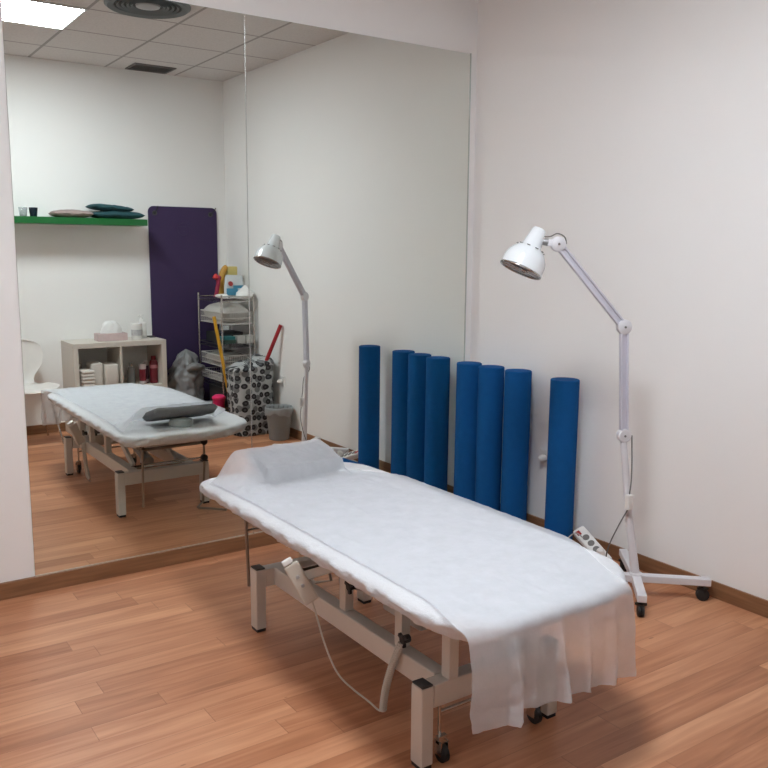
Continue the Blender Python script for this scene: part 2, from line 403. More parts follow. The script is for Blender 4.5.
# head end paper-roll rods and foot lever
BR = mat('brown_steel', (.30, .25, .21), .35, .8)
bm = bmesh.new(); tube(bm, [(-1.80, -.66, .475), (-1.80, -.66, .45), (-1.80, -.685, .10)], .007, 10); TP('hanging_rod', bm, BR, smooth=True)
bm = bmesh.new(); tube(bm, [(-1.44, -.66, .475), (-1.44, -.66, .30), (-1.42, -.74, .06), (-1.475, -.69, .045), (-1.48, -.66, .05), (-1.355, -.55, .045)], .007, 10); TP('foot_lever', bm, BR, smooth=True)
bm = bmesh.new(); tube(bm, [(-1.81, -.66, .435), (-1.43, -.66, .435)], .009, 10); TP('roll_holder_bar', bm, BR, smooth=True)
bm = bmesh.new(); tube(bm, [(-1.80, -.67, .345), (-1.44, -.665, .345)], .005, 10); TP('roll_holder_rod', bm, CHROME, smooth=True)
for z in (.44, .345):
    bm = bmesh.new(); lathe(bm, [(.016, -.014), (.02, -.01), (.02, .01), (.016, .014)], 16, aim((-1.44, -.66, z), (0, 1, 0))); TP('rod_clamp', bm, BLACK, smooth=True)
bm = bmesh.new()
bm.free()
for x in (-1.80, -1.44):
    bm = bmesh.new(); bar(bm, (x, -.66, .452), (x, -.76, .452), .02, .012); TP('rod_bracket', bm, BLACK)
# hand control with cord
a = Vector((-1.985, -1.415, .47)); b = Vector((-1.925, -1.457, .335)); d = (b-a).normalized()
bm = bmesh.new(); bar(bm, a, b-d*.0, .054, .022, (-.45, -.85, .3)); bmesh.ops.translate(bm, vec=(0, 0, 0), verts=bm.verts)
hc = TP('hand_control', bm, CREAM, bevel=.006)
bm = bmesh.new(); s = d.cross(Vector((-.45, -.85, .3))).normalized(); u = s.cross(d)
bar(bm, a-d*.012-s*.012, a-d*.012+s*.024, .02, .02, d); TP('hook', bm, WHITE_PL, hc, bevel=.004)
bm = bmesh.new()
for k in range(2):
    c = a+d*(.05+.035*k)+u*.011; lathe(bm, [(.007, 0), (.006, .004)], 12, aim(c, u))
TP('button', bm, mat('button_grey', (.35, .34, .33), .5), hc)
path = [b, (-1.915, -1.468, .29), (-1.90, -1.50, .19), (-1.88, -1.55, .10), (-1.85, -1.60, .055), (-1.825, -1.66, .03), (-1.82, -1.715, .022), (-1.815, -1.735, .03)]
bm = bmesh.new(); tube(bm, smooth_path(path), .0035, 8); cdp = TP('control_cord', bm, CREAM, smooth=True)
# coiled section
ca, cb = Vector((-1.815, -1.735, .03)), Vector((-1.810, -1.83, .305))
pts = []; N = 34*8; D = (cb-ca).normalized(); ux = D.orthogonal().normalized(); uy = D.cross(ux)
mid = (ca+cb)/2+Vector((-.02, .015, -.01))
for i in range(N+1):
    s_ = i/N; c = (1-s_)**2*ca+2*s_*(1-s_)*mid+s_*s_*cb; q = 2*PI*34*s_
    pts.append(c+.0095*(math.cos(q)*ux+math.sin(q)*uy))
bm = bmesh.new(); tube(bm, pts, .0042, 6); TP('coiled_cord', bm, CREAM, cdp, smooth=True)

# fitted sheet (disposable nonwoven cover over the mattress)
def side_wr(x, y, zt):
    return 0
bm = bmesh.new()
cx, cy, A, Bh = (TX0+TX1)/2, (TY0+TY1)/2, (TX1-TX0)/2, (TY1-TY0)/2
def dense_outline(a, b, r, step=.0125, N=None, d=0):
    pts = rrect(a, b, r, 10, d); L = [0]
    for i in range(len(pts)): L.append(L[-1]+math.dist(pts[i], pts[(i+1) % len(pts)]))
    out = []
    N = N or int(L[-1]/step)
    for k in range(N):
        s_ = L[-1]*k/N
        for i in range(len(pts)):
            if L[i] <= s_ <= L[i+1]:
                q = (s_-L[i])/max(1e-9, L[i+1]-L[i]); p0, p1 = pts[i], pts[(i+1) % len(pts)]
                out.append((p0[0]+(p1[0]-p0[0])*q, p0[1]+(p1[1]-p0[1])*q)); break
    return out
NP = 420
prof = [(.085, -.004), (.060, -.008), (.042, -.004), (.026, .008), (.013, .024), (.005, .038), (.001, .052), (0, .062), (.006, .072), (.020, .079), (.038, .083), (.06, .084)]
rings = []
RC = (.24, .10, .20, .27)
for j, (d, zz) in enumerate(prof):
    o_ = dense_outline(A-d, Bh-d, RC, N=NP, d=d); ring = []
    for i, (x, y) in enumerate(o_):
        X, Y = cx+x, cy+y; Z = TZ0+zz*.75
        nx, ny = x/A, y/Bh; L = math.hypot(nx**5, ny**5) + 1e-6
        s_ = i/NP*5.2
        fold = math.sin(s_*34+zz*140+3*fbm(s_*1.7, 0, 1))+.8*math.sin(s_*67+zz*190+5*fbm(s_*3, 2, 0))
        cornerish = max(0, (abs(x)/A)**8*(abs(y)/Bh)**8)
        vert = min(1, max(0, (.080-zz)/.035)) if zz > 0 else .8
        amp = (.0045+.005*cornerish)*vert
        crumple = .0085*vert*fbm(X*17, Y*17, Z*34)
        dx, dy = (nx**7, ny**15) ; q = math.hypot(dx, dy)+1e-6
        k = amp*fold+crumple
        sag = -.014*max(0, fbm(s_*1.3+3, 1.1, 0)+.25)*max(0, 1-zz/.05)
        ring.append(bm.verts.new((X+k*dx/q, Y+k*dy/q, Z+sag+.0015*fbm(X*14, Y*14, 3))))
    rings.append(ring)
for p, q in zip(rings, rings[1:]):
    for i in range(NP): bm.faces.new((p[i], p[(i+1) % NP], q[(i+1) % NP], q[i]))
# top as concentric insets
last = rings[-1]; d = .06
while d < A-.03:
    d += .022; o_ = dense_outline(A-d, Bh-d, RC, N=NP, d=d); ring = []
    for (x, y) in o_:
        X, Y = cx+x, cy+y
        ring.append(bm.verts.new((X, Y, TZ0+.063+.0018*fbm(X*7, Y*5, 0)+.002*min(1, (d-.055)/.1))))
    for i in range(NP): bm.faces.new((last[i], last[(i+1) % NP], ring[(i+1) % NP], ring[i]))
    last = ring
bm.faces.new(last)
fs = obj('fitted_sheet', bm, SHEET, smooth='all')
tag(fs, 'white nonwoven fitted sheet gathered around the treatment table mattress', 'sheet')
ZT = TZ0+.0655

# grey towel / head pad under the paper, near the mirror
TWX0, TWX1, TWY0, TWY1 = -1.755, -1.385, -.78, -.575
t2 = thing('head_cushion', 'flat grey folded towel cushion across the head of the table under the paper', 'cushion', ((TWX0+TWX1)/2, -.66, ZT))
bm = bmesh.new(); nx_, ny_ = 30, 16
def towel_top(u, v):   # v 0 far from the mirror .. 1 mirror side
    return .064+.060*v-.003*math.sin(PI*u)*v-.004*(u-.5)*v
def twz(x, y):
    u = (x-TWX0)/(TWX1-TWX0); v = (y-TWY0)/(TWY1-TWY0)
    if not(0 <= u <= 1 and 0 <= v <= 1): return 0
    return towel_top(u, v)
g = {}
for s_ in (0, 1):
    for i in range(nx_+1):
        for j in range(ny_+1):
            u, v = i/nx_, j/ny_
            e = min(1, min(u, 1-u)/.04)**.5; e2 = min(1, min(v, 1-v)/.10)**.5
            th = .056*max(.3, e)*max(.3, e2)
            tp = towel_top(u, v)
            zc = tp-.028
            z = zc+(th/2 if s_ else -th/2)
            g[s_, i, j] = bm.verts.new((TWX0+(TWX1-TWX0)*u-(TWX0+TWX1)/2, TWY0+(TWY1-TWY0)*v+.66, max(z, .0015)+.0015*fbm(u*9, v*7, s_)))
for s_ in (0, 1):
    for i in range(nx_):
        for j in range(ny_):
            f = (g[s_, i, j], g[s_, i+1, j], g[s_, i+1, j+1], g[s_, i, j+1]); bm.faces.new(f if s_ else f[::-1])
for i in range(nx_):
    bm.faces.new((g[0, i, 0], g[0, i+1, 0], g[1, i+1, 0], g[1, i, 0])); bm.faces.new((g[0, i+1, ny_], g[0, i, ny_], g[1, i, ny_], g[1, i+1, ny_]))
for j in range(ny_):
    bm.faces.new((g[0, 0, j+1], g[0, 0, j], g[1, 0, j], g[1, 0, j+1])); bm.faces.new((g[0, nx_, j], g[0, nx_, j+1], g[1, nx_, j+1], g[1, nx_, j]))
obj('folded_towel', bm, TOWEL_GREY, t2, smooth='all')
bm = bmesh.new(); lathe(bm, [(.03, 0), (.062, .004), (.068, .018), (.062, .038), (.03, .050)], 28, Matrix.Translation((-.02, .045, 0))); obj('face_ring_pad', bm, mat('face_pad_grey', (.30, .32, .32), .7), t2, smooth=True)

# paper sheet on top, hanging at the foot
PX0, PX1 = -1.908, -1.172
bm = bmesh.new()
sp = []   # path samples (y, z, hang, s)
y = -.575; N1 = 150
for i in range(N1+1):
    y = -.598+(TY0+.02+.598)*i/N1; sp.append((y, 0, 0))
for i in range(1, 9):
    a = PI/2*i/8; sp.append((TY0+.02-.035*math.sin(a), -.035*(1-math.cos(a)), .03*i/8))
for i in range(1, 25): sp.append((TY0-.015-.012*(i/24)**1.0, -.035-.265*i/24, .03+.97*i/24))
NX = 110; grid = []
for j, (y, dz, hg) in enumerate(sp):
    row = []
    for i in range(NX+1):
        u = i/NX
        q_ = min(1, max(0, (-1.88-y)/.45)); q_ = q_*q_*(3-2*q_); q2_ = min(1, max(0, (y+.98)/.38)); q2_ = q2_*q2_*(3-2*q2_)
        q3_ = min(1, max(0, (-2.05-y)/.27)); q3_ = q3_*q3_*(3-2*q3_); xl = PX0-.050*q3_-.02*q2_; xr = PX1-.155*q_-.225*q2_; x = xl+(xr-xl)*u
        if hg == 0:
            sh = 0
            tz = 0
            # lift over the towel with a tent-like slope
            e = 1
            top = -9
            uu = (x-TWX0)/(TWX1-TWX0); side = 1-min(1, max(0, -(uu*(TWX1-TWX0)+.05)/.13, (uu-1)*(TWX1-TWX0)/.05)); side = side*side*(3-2*side)
            vv = min(1, max(0, (y-(TWY0-.07))/(TWY1-TWY0+.07)))
            lift = (.126*(vv*vv*(3-2*vv))**.8)*side
            lift = max(lift, twz(x, y)+.007 if twz(x, y) > 0 else 0)
            wr = .0035*abs(fbm(x*6, y*4, 5))+.0012*fbm(x*30, y*22, 2)+.004*math.exp(-((x+1.60+.02*math.sin(y*3))/.012)**2)*.4
            if y > -1.0: wr += .012*max(0, fbm(x*11, y*13, 8))*(1-abs(y+.82)/.25 if abs(y+.82) < .25 else 0)
            X = x; Y = y+.012*fbm(x*5, 3, 9)*(1 if y > -.6 else 0); Z = ZT+.004+lift+max(0, wr)
            slope = .02*math.sin((y+2)*1.2)
            edge = 0
            if y < -2.2: edge = 0
            X += 0
        else:
            fold = 0
            PL = [(0, .0), (.19, .012), (.235, .045), (.30, -.01), (.345, .0), (.47, .008), (.515, .045), (.55, -.012), (.66, .0), (.69, .014), (.73, -.008), (.80, .0), (.86, .02), (.90, -.01), (1, .012)]
            for p_, q_ in zip(PL, PL[1:]):
                if p_[0] <= u <= q_[0]: fold = p_[1]+(q_[1]-p_[1])*(u-p_[0])/(q_[0]-p_[0])
            creases = 0
            for cc, am in ((.36, .006), (.80, -.006)):
                creases += am*max(0, 1-abs(u-cc)/.05)
            X = x+hg*(u-.5)*.0+hg*.012*fbm(u*3, hg*2, 4)+.0*hg
            Y = y-hg*(.006+fold+creases)-.006*math.sin(PI*min(1, hg*1.3)); Z = ZT+.004+dz
            zb = .30+.035*(u < .30)*(1)-.05*abs(u-.4)
            k_ = (.208+.018*(u < .235)+.008*(u > .55)+.028*u)/.265
            if dz < -.035: Z = ZT+.004-.035+(dz+.035)*k_
            Z += .002*fbm(u*20, hg*9, 1)*(1 if hg > .05 else 0)
        row.append(bm.verts.new((X, Y, Z)))
    grid.append(row)
for a, b in zip(grid, grid[1:]):
    for i in range(NX): bm.faces.new((a[i], b[i], b[i+1], a[i+1]))
tag(obj('paper_sheet', bm, PAPER, smooth='all'), 'thin translucent white paper sheet over the table top, hanging off the foot end', 'paper sheet')

# ------------------------------------------------------------------ foam rollers
proto = None
RL = ['tall blue foam roller in the room corner, first of the three standing together', 'middle tall blue foam roller of the three standing close together', 'tall blue foam roller at the right of the three standing together', 'single tall blue foam roller standing apart beside the heat lamp']
for (x, y), lb in zip([(-.138, -.146), (-.136, -.336), (-.118, -.534), (-.140, -.899)], RL):
    if proto is None:
        bm = bmesh.new(); lathe(bm, [(.069, 0), (.073, .004), (.073, .896), (.069, .90)], 48)
        proto = o = obj('foam_roller', bm, BLUE, smooth=True)
    else:
        o = proto.copy(); col.objects.link(o)
    o.location = (x, y, 0); o.rotation_euler = (0, .006, 0); tag(o, lb, 'foam roller', 'standing blue foam rollers')
bm = bmesh.new(); lathe(bm, [(.054, 0), (.058, .004), (.058, .386), (.054, .39)], 40, aim((0, 0, .058), (-.10, -1, 0)))
o = obj('foam_roller', bm, BLUE, smooth=True); o.location = (-.25, -.635, 0); tag(o, 'short blue foam roller lying on the floor in front of the standing rollers', 'foam roller')

# ------------------------------------------------------------------ power strip
t = thing('power_strip', 'white multi-socket power strip with red switch beside the single blue roller', 'power strip', (-.135, -1.118, .0))
T = aim((-.10, -1.03, .125), Vector((-.135, -1.225, .045))-Vector((-.10, -1.03, .125)))
d = Vector((-.135, -1.225, .045))-Vector((-.10, -1.03, .125)); L = d.length; d.normalize(); s = d.cross(Vector((-.5, .1, 1))).normalized(); u = s.cross(d)
T = Matrix((d, s, u)).transposed().to_4x4(); T.translation = Vector((-.10, -1.03, .125))-Vector((-.115, -1.115, 0))
obj('body', B(-.02, L+.02, -.032, .032, -.02, .02, T), WHITE_PL, t, bevel=.006)
obj('red_switch', B(.0, .025, .006, .026, .0205, .027, T), mat('red_switch', (.35, .02, .015), .3), t)
for k in range(4):
    bm = bmesh.new(); lathe(bm, [(.017, .0), (.017, .003)], 20, T @ Matrix.Translation((.055+.045*k, 0, .02))); obj('socket_well', bm, mat('well_grey', (.18, .17, .16), .6), t)
bm = bmesh.new(); lathe(bm, [(.02, 0), (.02, .03), (.012, .04)], 16, T @ Matrix.Translation((.19, 0, .024))); obj('plug', bm, WHITE_PL, t, smooth=True)
obj('support_block', B(-.03, .03, -.04, .03, 0, .05), WHITE_PL, t, bevel=.004)
bm = bmesh.new(); tube(bm, smooth_path([(-.165, -1.09, .125), (-.20, -1.07, .15), (-.25, -1.06, .12), (-.33, -1.08, .07), (-.41, -1.08, .02), (-.47, -1.12, .006), (-.52, -1.2, .006)]), .003, 6)
tag(obj('power_cable', bm, mat('light_grey_cable', (.42, .41, .4), .5), smooth=True), 'pale grey cable running from the power strip toward the treatment table', 'cable')

# ------------------------------------------------------------------ infrared lamp
LB = Vector((-.30, -1.53, 0))
t = thing('heat_lamp', 'white infrared heat lamp with jointed arm on a wheeled cross base', 'lamp', LB)
def LP_(name, bm, m, parent=None, **k):
    bmesh.ops.translate(bm, vec=-LB, verts=bm.verts); return obj(name, bm, m, parent or t, **k)
tips = [(-.055, -1.742), (-.468, -1.702), (-.075, -1.27), (-.52, -1.32)]
for (x, y) in tips:
    d = Vector((x, y, 0))-LB; dn = d.normalized(); s0 = LB+dn*.02+Vector((0, 0, .092)); e0 = LB+d+Vector((0, 0, .088))
    bm = bmesh.new(); bar(bm, s0, e0, .040, .032); lg = LP_('base_leg', bm, WHITE_METAL, bevel=.003)
    c = LB+d-dn*.03
    bm = bmesh.new(); lathe(bm, [(.02, -.015), (.028, -.012), (.028, -.002), (.022, 0), (.028, .002), (.028, .012), (.02, .015)], 24, aim((c.x, c.y, .028), dn.cross(Vector((0, 0, 1)))))
    lathe(bm, [(.012, .03), (.012, .072)], 12, Matrix.Translation((c.x-dn.x*.008, c.y-dn.y*.008, 0)))
    box(bm, c.x-.018, c.x+.018, c.y-.018, c.y+.018, .05, .06)
    LP_('caster', bm, BLACK, lg, smooth=True)
bm = bmesh.new(); lathe(bm, [(.03, .072), (.03, .112), (.024, .116)], 24, Matrix.Translation(LB)); LP_('hub', bm, WHITE_METAL, smooth=True)
C1 = Vector((-.322, -1.441, .73)); C2 = Vector((-.3416, -1.4276, 1.214)); C3 = Vector((-.618, -1.284, 1.5685))
bm = bmesh.new(); tube(bm, [LB+Vector((0, 0, .09)), LB.lerp(C1, .5)+Vector((-.001, .004, .01)), C1+Vector((0, 0, -.03))], [.020, .0165, .0145], 20); LP_('post', bm, WHITE_METAL, smooth=True)
axis = Vector((.55, .84, 0)).cross(Vector((0, 0, 1))).normalized()   # toward camera-ish
axis = Vector((-.46, -.885, 0)) if False else Vector(((C3-C2).cross(Vector((0, 0, 1))))).normalized()
if axis.dot(cam.location-C2) < 0: axis = -axis
def disc(c, r, h, name='joint'):
    bm = bmesh.new(); lathe(bm, [(r*.85, -h/2), (r, -h/2+.004), (r, h/2-.004), (r*.85, h/2)], 28, aim(c, axis)); o = LP_(name, bm, WHITE_METAL, smooth=True)
    bm = bmesh.new(); lathe(bm, [(.005, h/2), (.005, h/2+.003)], 12, aim(c, axis)); LP_('screw', bm, CORD_GREY, o)
disc(C1, .031, .032); disc(C2, .032, .036); disc(C3, .032, .032)
def channel(a, b, w, name):
    bm = bmesh.new(); d = (b-a).normalized(); s = axis; n = d.cross(s)
    bar(bm, a+n*.013, b+n*.013, .028, .009, n); bar(bm, a-n*.013, b-n*.013, .028, .009, n); bar(bm, a-s*.003, b-s*.003, .018, .018, n)
    LP_(name, bm, mat('grey_white_arm', (.60, .59, .66), .35), bevel=.002)
channel(C1+(C2-C1).normalized()*.02, C2-(C2-C1).normalized()*.02, .03, 'lower_arm'); channel(C2+(C3-C2).normalized()*.02, C3-(C3-C2).normalized()*.02, .03, 'upper_arm')
HR_ = Vector((-.745, -1.197, 1.462)); ax = Vector((-.42, .12, -.90)).normalized(); HT = HR_-ax*.188
T = aim(HT, ax); L = (HR_-HT).length
bm = bmesh.new(); pr = [(.002, .0), (.026, .0), (.030, .006), (.044, .082), (.049, .087), (.058, .092), (.074, .110), (.085, .128), (.091, .146), (.094, L), (.091, L), (.087, .15), (.072, .115), (.045, .095), (.028, .03)]
lathe(bm, pr, 48, T, capb=True, capt=False)
sh = LP_('lamp_shade', bm, LAMP_WHITE, smooth=True)
for k in range(10):
    bm = bmesh.new(); a = 2*PI*k/10; P = T @ Vector((.0605*math.cos(a), .0605*math.sin(a), .0915)); bar(bm, P, P+(T.to_3x3() @ Vector((-math.sin(a), math.cos(a), 0)))*.014, .006, .003, ax)
    LP_('vent_slot', bm, CORD_GREY, sh)
bm = bmesh.new(); lathe(bm, [(.012, .06), (.04, .085), (.068, .13), (.080, L-.035), (.074, L-.016), (.03, L-.009), (.001, L-.008)], 36, T, capt=False); LP_('infrared_bulb', bm, mat('dark_red_bulb', (.022, .004, .004), .4), sh, smooth=True)
bm = bmesh.new()
for r in (.091, .030):
    P = [T @ Vector((r*math.cos(2*PI*k/36), r*math.sin(2*PI*k/36), L+.004)) for k in range(36)]; tube(bm, P, .0022 if r < .09 else .0045, 8, close=True)
for k in range(8):
    a = 2*PI*k/8; tube(bm, [T @ Vector((.0*math.cos(a), .0*math.sin(a), L+.004)), T @ Vector((.092*math.cos(a), .092*math.sin(a), L+.002))], .0014, 6)
LP_('wire_guard', bm, CHROME, sh, smooth=True)
# bracket joint and arm
PB = T @ Vector((0, 0, .052)); dn = (C3-PB).normalized()
bm = bmesh.new(); lathe(bm, [(.014, .03), (.016, .06)], 16, aim(PB, dn)); LP_('swivel', bm, mat('grey_swivel', (.28, .28, .28), .4, .5), smooth=True)
bm = bmesh.new(); bar(bm, PB+dn*.058, C3, .03, .03, axis); LP_('head_bracket', bm, WHITE_METAL, bevel=.004)
bm = bmesh.new(); q0 = T @ Vector((0, 0, .03))+dn*.03
tube(bm, smooth_path([q0, q0+dn*.03+Vector((0, 0, .006)), C3+Vector((-.005, 0, .044)), C3+Vector((.028, -.01, .03)), C3+Vector((.036, -.015, .0))]), .0028, 8)
LP_('head_cord', bm, CORD_GREY, smooth=True)
bm = bmesh.new(); tube(bm, smooth_path([C1+axis*.0+Vector((.03, -.02, .0)), C1+Vector((.034, -.02, -.05)), Vector((-.318, -1.49, .62)), Vector((-.325, -1.497, .53)), Vector((-.332, -1.497, .475))]), .003, 8)
LP_('upper_cord', bm, CORD_GREY, smooth=True)
bm = bmesh.new(); tube(bm, smooth_path([Vector((-.338, -1.497, .405)), (-.36, -1.47, .33), (-.36, -1.42, .22), (-.335, -1.38, .12), (-.30, -1.33, .02), (-.24, -1.30, .006), (-.2, -1.27, .05), (-.165, -1.255, .07)]), .003, 8)
LP_('power_cord', bm, CORD_GREY, smooth=True)
bm = bmesh.new(); box(bm, -.351, -.321, -1.512, -1.486, .405, .475); sw = LP_('inline_switch', bm, WHITE_PL, bevel=.005)

# ------------------------------------------------------------------ things at the back wall (seen in the mirror)
# green shelf
GREEN = mat('green_lacquer', (.008, .125, .028), .35, var=.03)
SZ0, SZ1 = 1.735, 1.788
sh = obj('wall_shelf', B(-1.91, -.826, YB, -3.265, SZ0, SZ1), GREEN, bevel=.002)
tag(sh, 'long green floating shelf on the back wall', 'shelf')
def cup(x, y, m, lab, liquid=None):
    bm = bmesh.new(); lathe(bm, [(.024, 0), (.026, .002), (.034, .072), (.0315, .072), (.0235, .006), (.001, .006)], 28, capt=False)
    o = obj('cup', bm, m, smooth=True); o.location = (x, y, SZ1+.001); tag(o, lab, 'cup', 'two small cups on the green shelf')
GL = mat('smoky_glass', (.75, .78, .80), .05, trans=.75)
cup(-1.79, -3.38, GL, 'small clear glass cup at the left end of the green shelf')
cup(-1.712, -3.38, mat('dark_glass', (.012, .02, .035), .15), 'small dark navy cup on the green shelf')
def cushion(name, x0, x1, y0, y1, z0, h, m, lab, cat, rot=(0, 0, 0), seed=0, group=None):
    bm = bmesh.new(); nx_, ny_ = 28, 18; g = {}
    A_, B_ = (x1-x0)/2, (y1-y0)/2
    for s_ in (0, 1):
        for i in range(nx_+1):
            for j in range(ny_+1):
                u, v = 2*i/nx_-1, 2*j/ny_-1
                th = h/2*((1-abs(u)**3.2)*(1-abs(v)**3.2))**.42
                wr = .006*fbm(u*2.5+seed, v*2.5, seed)*(1-abs(u)**6)
                g[s_, i, j] = bm.verts.new((A_*u, B_*v, h/2+(th+wr if s_ else -th)))
    for s_ in (0, 1):
        for i in range(nx_):
            for j in range(ny_):
                f = (g[s_, i, j], g[s_, i+1, j], g[s_, i+1, j+1], g[s_, i, j+1]); bm.faces.new(f if s_ else f[::-1])
    bmesh.ops.remove_doubles(bm, verts=bm.verts, dist=.0006)
    o = obj(name, bm, m, smooth='all'); o.location = ((x0+x1)/2, (y0+y1)/2, z0); o.rotation_euler = rot
    return tag(o, lab, cat, group)
cushion('cushion', -1.575, -1.265, -3.50, -3.28, SZ1+.001, .062, mat('mauve_fabric', (.30, .23, .215), .9, bump=.2), 'flat dusty pink cushion on the green shelf', 'cushion', seed=2)
TEAL = mat('teal_fabric', (.012, .062, .075), .85, bump=.2)
cushion('cushion', -1.265, -.84, -3.50, -3.27, SZ1+.001, .062, TEAL, 'lower dark teal cushion lying flat on the green shelf', 'cushion', seed=5)
cushion('cushion', -1.28, -.93, -3.49, -3.28, SZ1+.062, .052, TEAL, 'upper dark teal cushion resting tilted on the lower teal one', 'cushion', rot=(0, .06, 0), seed=9)

# purple mat
PURP = mat('purple_foam', (.040, .021, .080), .75, var=.08, scale=3, bump=.15, bscale=200)
t = thing('exercise_mat', 'tall dark purple exercise mat hanging flat on the back wall', 'exercise mat', (-.42, YB, 0))
def mat_mesh():
    bm = bmesh.new(); x0, x1, z0, z1 = -.735, -.098, .10, 1.915
    o_ = rrect((x1-x0)/2, (z1-z0)/2, .05, 6)
    r1 = [bm.verts.new(((x0+x1)/2+.42+x, .020, (z0+z1)/2+z)) for x, z in o_]; r2 = [bm.verts.new(((x0+x1)/2+.42+x, .006, (z0+z1)/2+z)) for x, z in o_]
    n = len(o_)
    for i in range(n): bm.faces.new((r1[i], r1[(i+1) % n], r2[(i+1) % n], r2[i]))
    bm.faces.new(r1[::-1]); bm.faces.new(r2); return bm
obj('mat_body', mat_mesh(), PURP, t)
for x in (-.68, -.16):
    bm = bmesh.new(); P = [(x+.42+.017*math.cos(2*PI*k/20), .022, 1.855+.017*math.sin(2*PI*k/20)) for k in range(20)]; tube(bm, P, .005, 8, close=True)
    e = obj('eyelet', bm, DARK_CAP, t, smooth=True)
    bm = bmesh.new(); lathe(bm, [(.015, 0), (.015, .002)], 16, aim((x+.42, .0205, 1.855), (0, 1, 0))); obj('eyelet_hole', bm, BLACK, e)
    bm = bmesh.new(); sx = 1 if x > -.4 else .6
    tube(bm, smooth_path([(x+.42, .026, 1.855), (x+.42+.03*sx, .03, 1.885), (x+.42+.055*sx, .02, 1.915)]), .004, 8); obj('hanging_cord', bm, BLACK, t, smooth=True)
bm = bmesh.new()
P = [(.0+.055*math.cos(2*PI*k/40), .0215, 1.72+.055*math.sin(2*PI*k/40)) for k in range(40)]; tube(bm, P, .0022, 6, close=True)
bar(bm, (-.04, .0212, 1.742), (.04, .0212, 1.742), .006, .002, (0, 1, 0)); bar(bm, (-.025, .0212, 1.70), (.025, .0212, 1.70), .004, .002, (0, 1, 0))
obj('embossed_emblem', bm, mat('purple_emboss', (.038, .02, .08), .6), t)

# cube shelving unit
BIRCH = mat('pale_birch', (.60, .55, .49), .5, var=.03)
t = thing('cube_shelf_unit', 'pale cube shelving unit against the back wall, left of the purple mat', 'shelving unit', (-1.133, -3.325, 0))
KX, KY0, KY1, KT = .387, -.195, .19, .778
obj('top_board', B(-KX, KX, KY0, KY1, KT-.04, KT), BIRCH, t, bevel=.001)
obj('bottom_board', B(-KX, KX, KY0, KY1, 0, .04), BIRCH, t, bevel=.001)
for sx in (-1, 1):
    a, b = sorted((sx*KX, sx*(KX-.04))); obj('side_panel', B(a, b, KY0, KY1, .0405, KT-.0405), BIRCH, t, bevel=.001)
obj('vertical_divider', B(-.008, .008, KY0, KY1-.003, .041, KT-.041), BIRCH, t)
for sx in (-1, 1):
    a, b = sorted((sx*.0085, sx*(KX-.0405))); obj('middle_shelf', B(a, b, KY0, KY1-.003, .377, .393), BIRCH, t)
KS = .394
def wobble(bm, a, s, seed):
    for v in bm.verts: v.co += Vector((fbm(v.co.x*s, v.co.y*s, seed), fbm(v.co.y*s, v.co.z*s, seed+3), fbm(v.co.z*s, v.co.x*s, seed+7)))*a
CLOTH = mat('white_terry', (.66, .62, .57), .95, bump=.3, bscale=200)
def fold_stack(x, y, w_, d_, n, th, lab, m=CLOTH, z0=KS, loc0=(-1.133, -3.325)):
    t_ = None
    for k in range(n):
        bm = round_slab(-w_/2, w_/2, -d_/2, d_/2, 0, th-.001, .012, th*.42, 4); wobble(bm, .002, 20, k+x*7)
        o = obj('folded_towel', bm, m, smooth=True); o.location = (x, y, z0+k*th); o.rotation_euler = (0, 0, random.uniform(-.03, .03))
        tag(o, lab[0] % (['bottom', 'second', 'third', 'fourth', 'fifth', 'sixth'][k] if k < n-1 or n == 1 else 'top'), 'towel', lab[1])
fold_stack(-1.415, -3.19, .10, .18, 6, .028, ('%s small folded white towel in the low front stack of the shelf unit left cube', 'small folded towels in the left cube'))
def upright_pack(name, x, y, w_, d_, h, m, lab, cat, z0=KS, rz=0, r=.01):
    bm = round_slab(-w_/2, w_/2, -d_/2, d_/2, 0, h, r, min(.012, r), 4); wobble(bm, .003, 14, x*9)
    o = obj(name, bm, m, smooth=True); o.location = (x, y, z0); o.rotation_euler = (0, 0, rz); return tag(o, lab, cat)
upright_pack('towel_pack', -1.322, -3.26, .10, .16, .212, CLOTH, 'tall cream towel bundle standing mid left cube of the shelf unit', 'towel', r=.018)
upright_pack('towel_pack', -1.208, -3.23, .11, .16, .198, CLOTH, 'cream towel bundle beside the divider in the shelf unit left cube', 'towel', r=.018)
upright_pack('paper_roll', -1.44, -3.37, .09, .09, .20, mat('cream_paper', (.52, .49, .45), .9), 'cream paper roll standing behind the small folded towels', 'paper roll', r=.044)
# bottles in the right cube
def bottle(x, y, prof, m, capm, cp, lab, labelm=None, lz=None, z0=KS):
    t_ = thing('bottle', lab, 'bottle', (x, y, z0))
    bm = bmesh.new(); lathe(bm, prof, 28); obj('body', bm, m, t_, smooth=True)
    bm = bmesh.new(); lathe(bm, cp, 20); obj('cap', bm, capm, t_, smooth=True)
    if labelm:
        r = lz[2]; bm = bmesh.new(); lathe(bm, [(r, lz[0]), (r, lz[1])], 28, capb=False, capt=False); obj('label_band', bm, labelm, t_, smooth=True)
    return t_
RED = mat('dark_red_plastic', (.16, .012, .022), .35); GREYB = mat('grey_clear_plastic', (.17, .17, .16), .3); WL = mat('white_label', (.55, .50, .49), .6); PINKL = mat('pink_label', (.50, .20, .22), .6)
bottle(-1.015, -3.27, [(.032, 0), (.034, .005), (.034, .12), (.026, .145), (.014, .155)], GREYB, mat('grey_cap', (.28, .28, .27), .5), [(.016, .156), (.016, .185)], 'grey bottle at the left in the right cube of the shelf unit')
bottle(-.925, -3.24, [(.024, 0), (.030, .01), (.028, .13)], RED, WL, [(.030, .131), (.030, .175)], 'dark red tube with white cap in the shelf unit right cube', WL, (.005, .03, .0312))
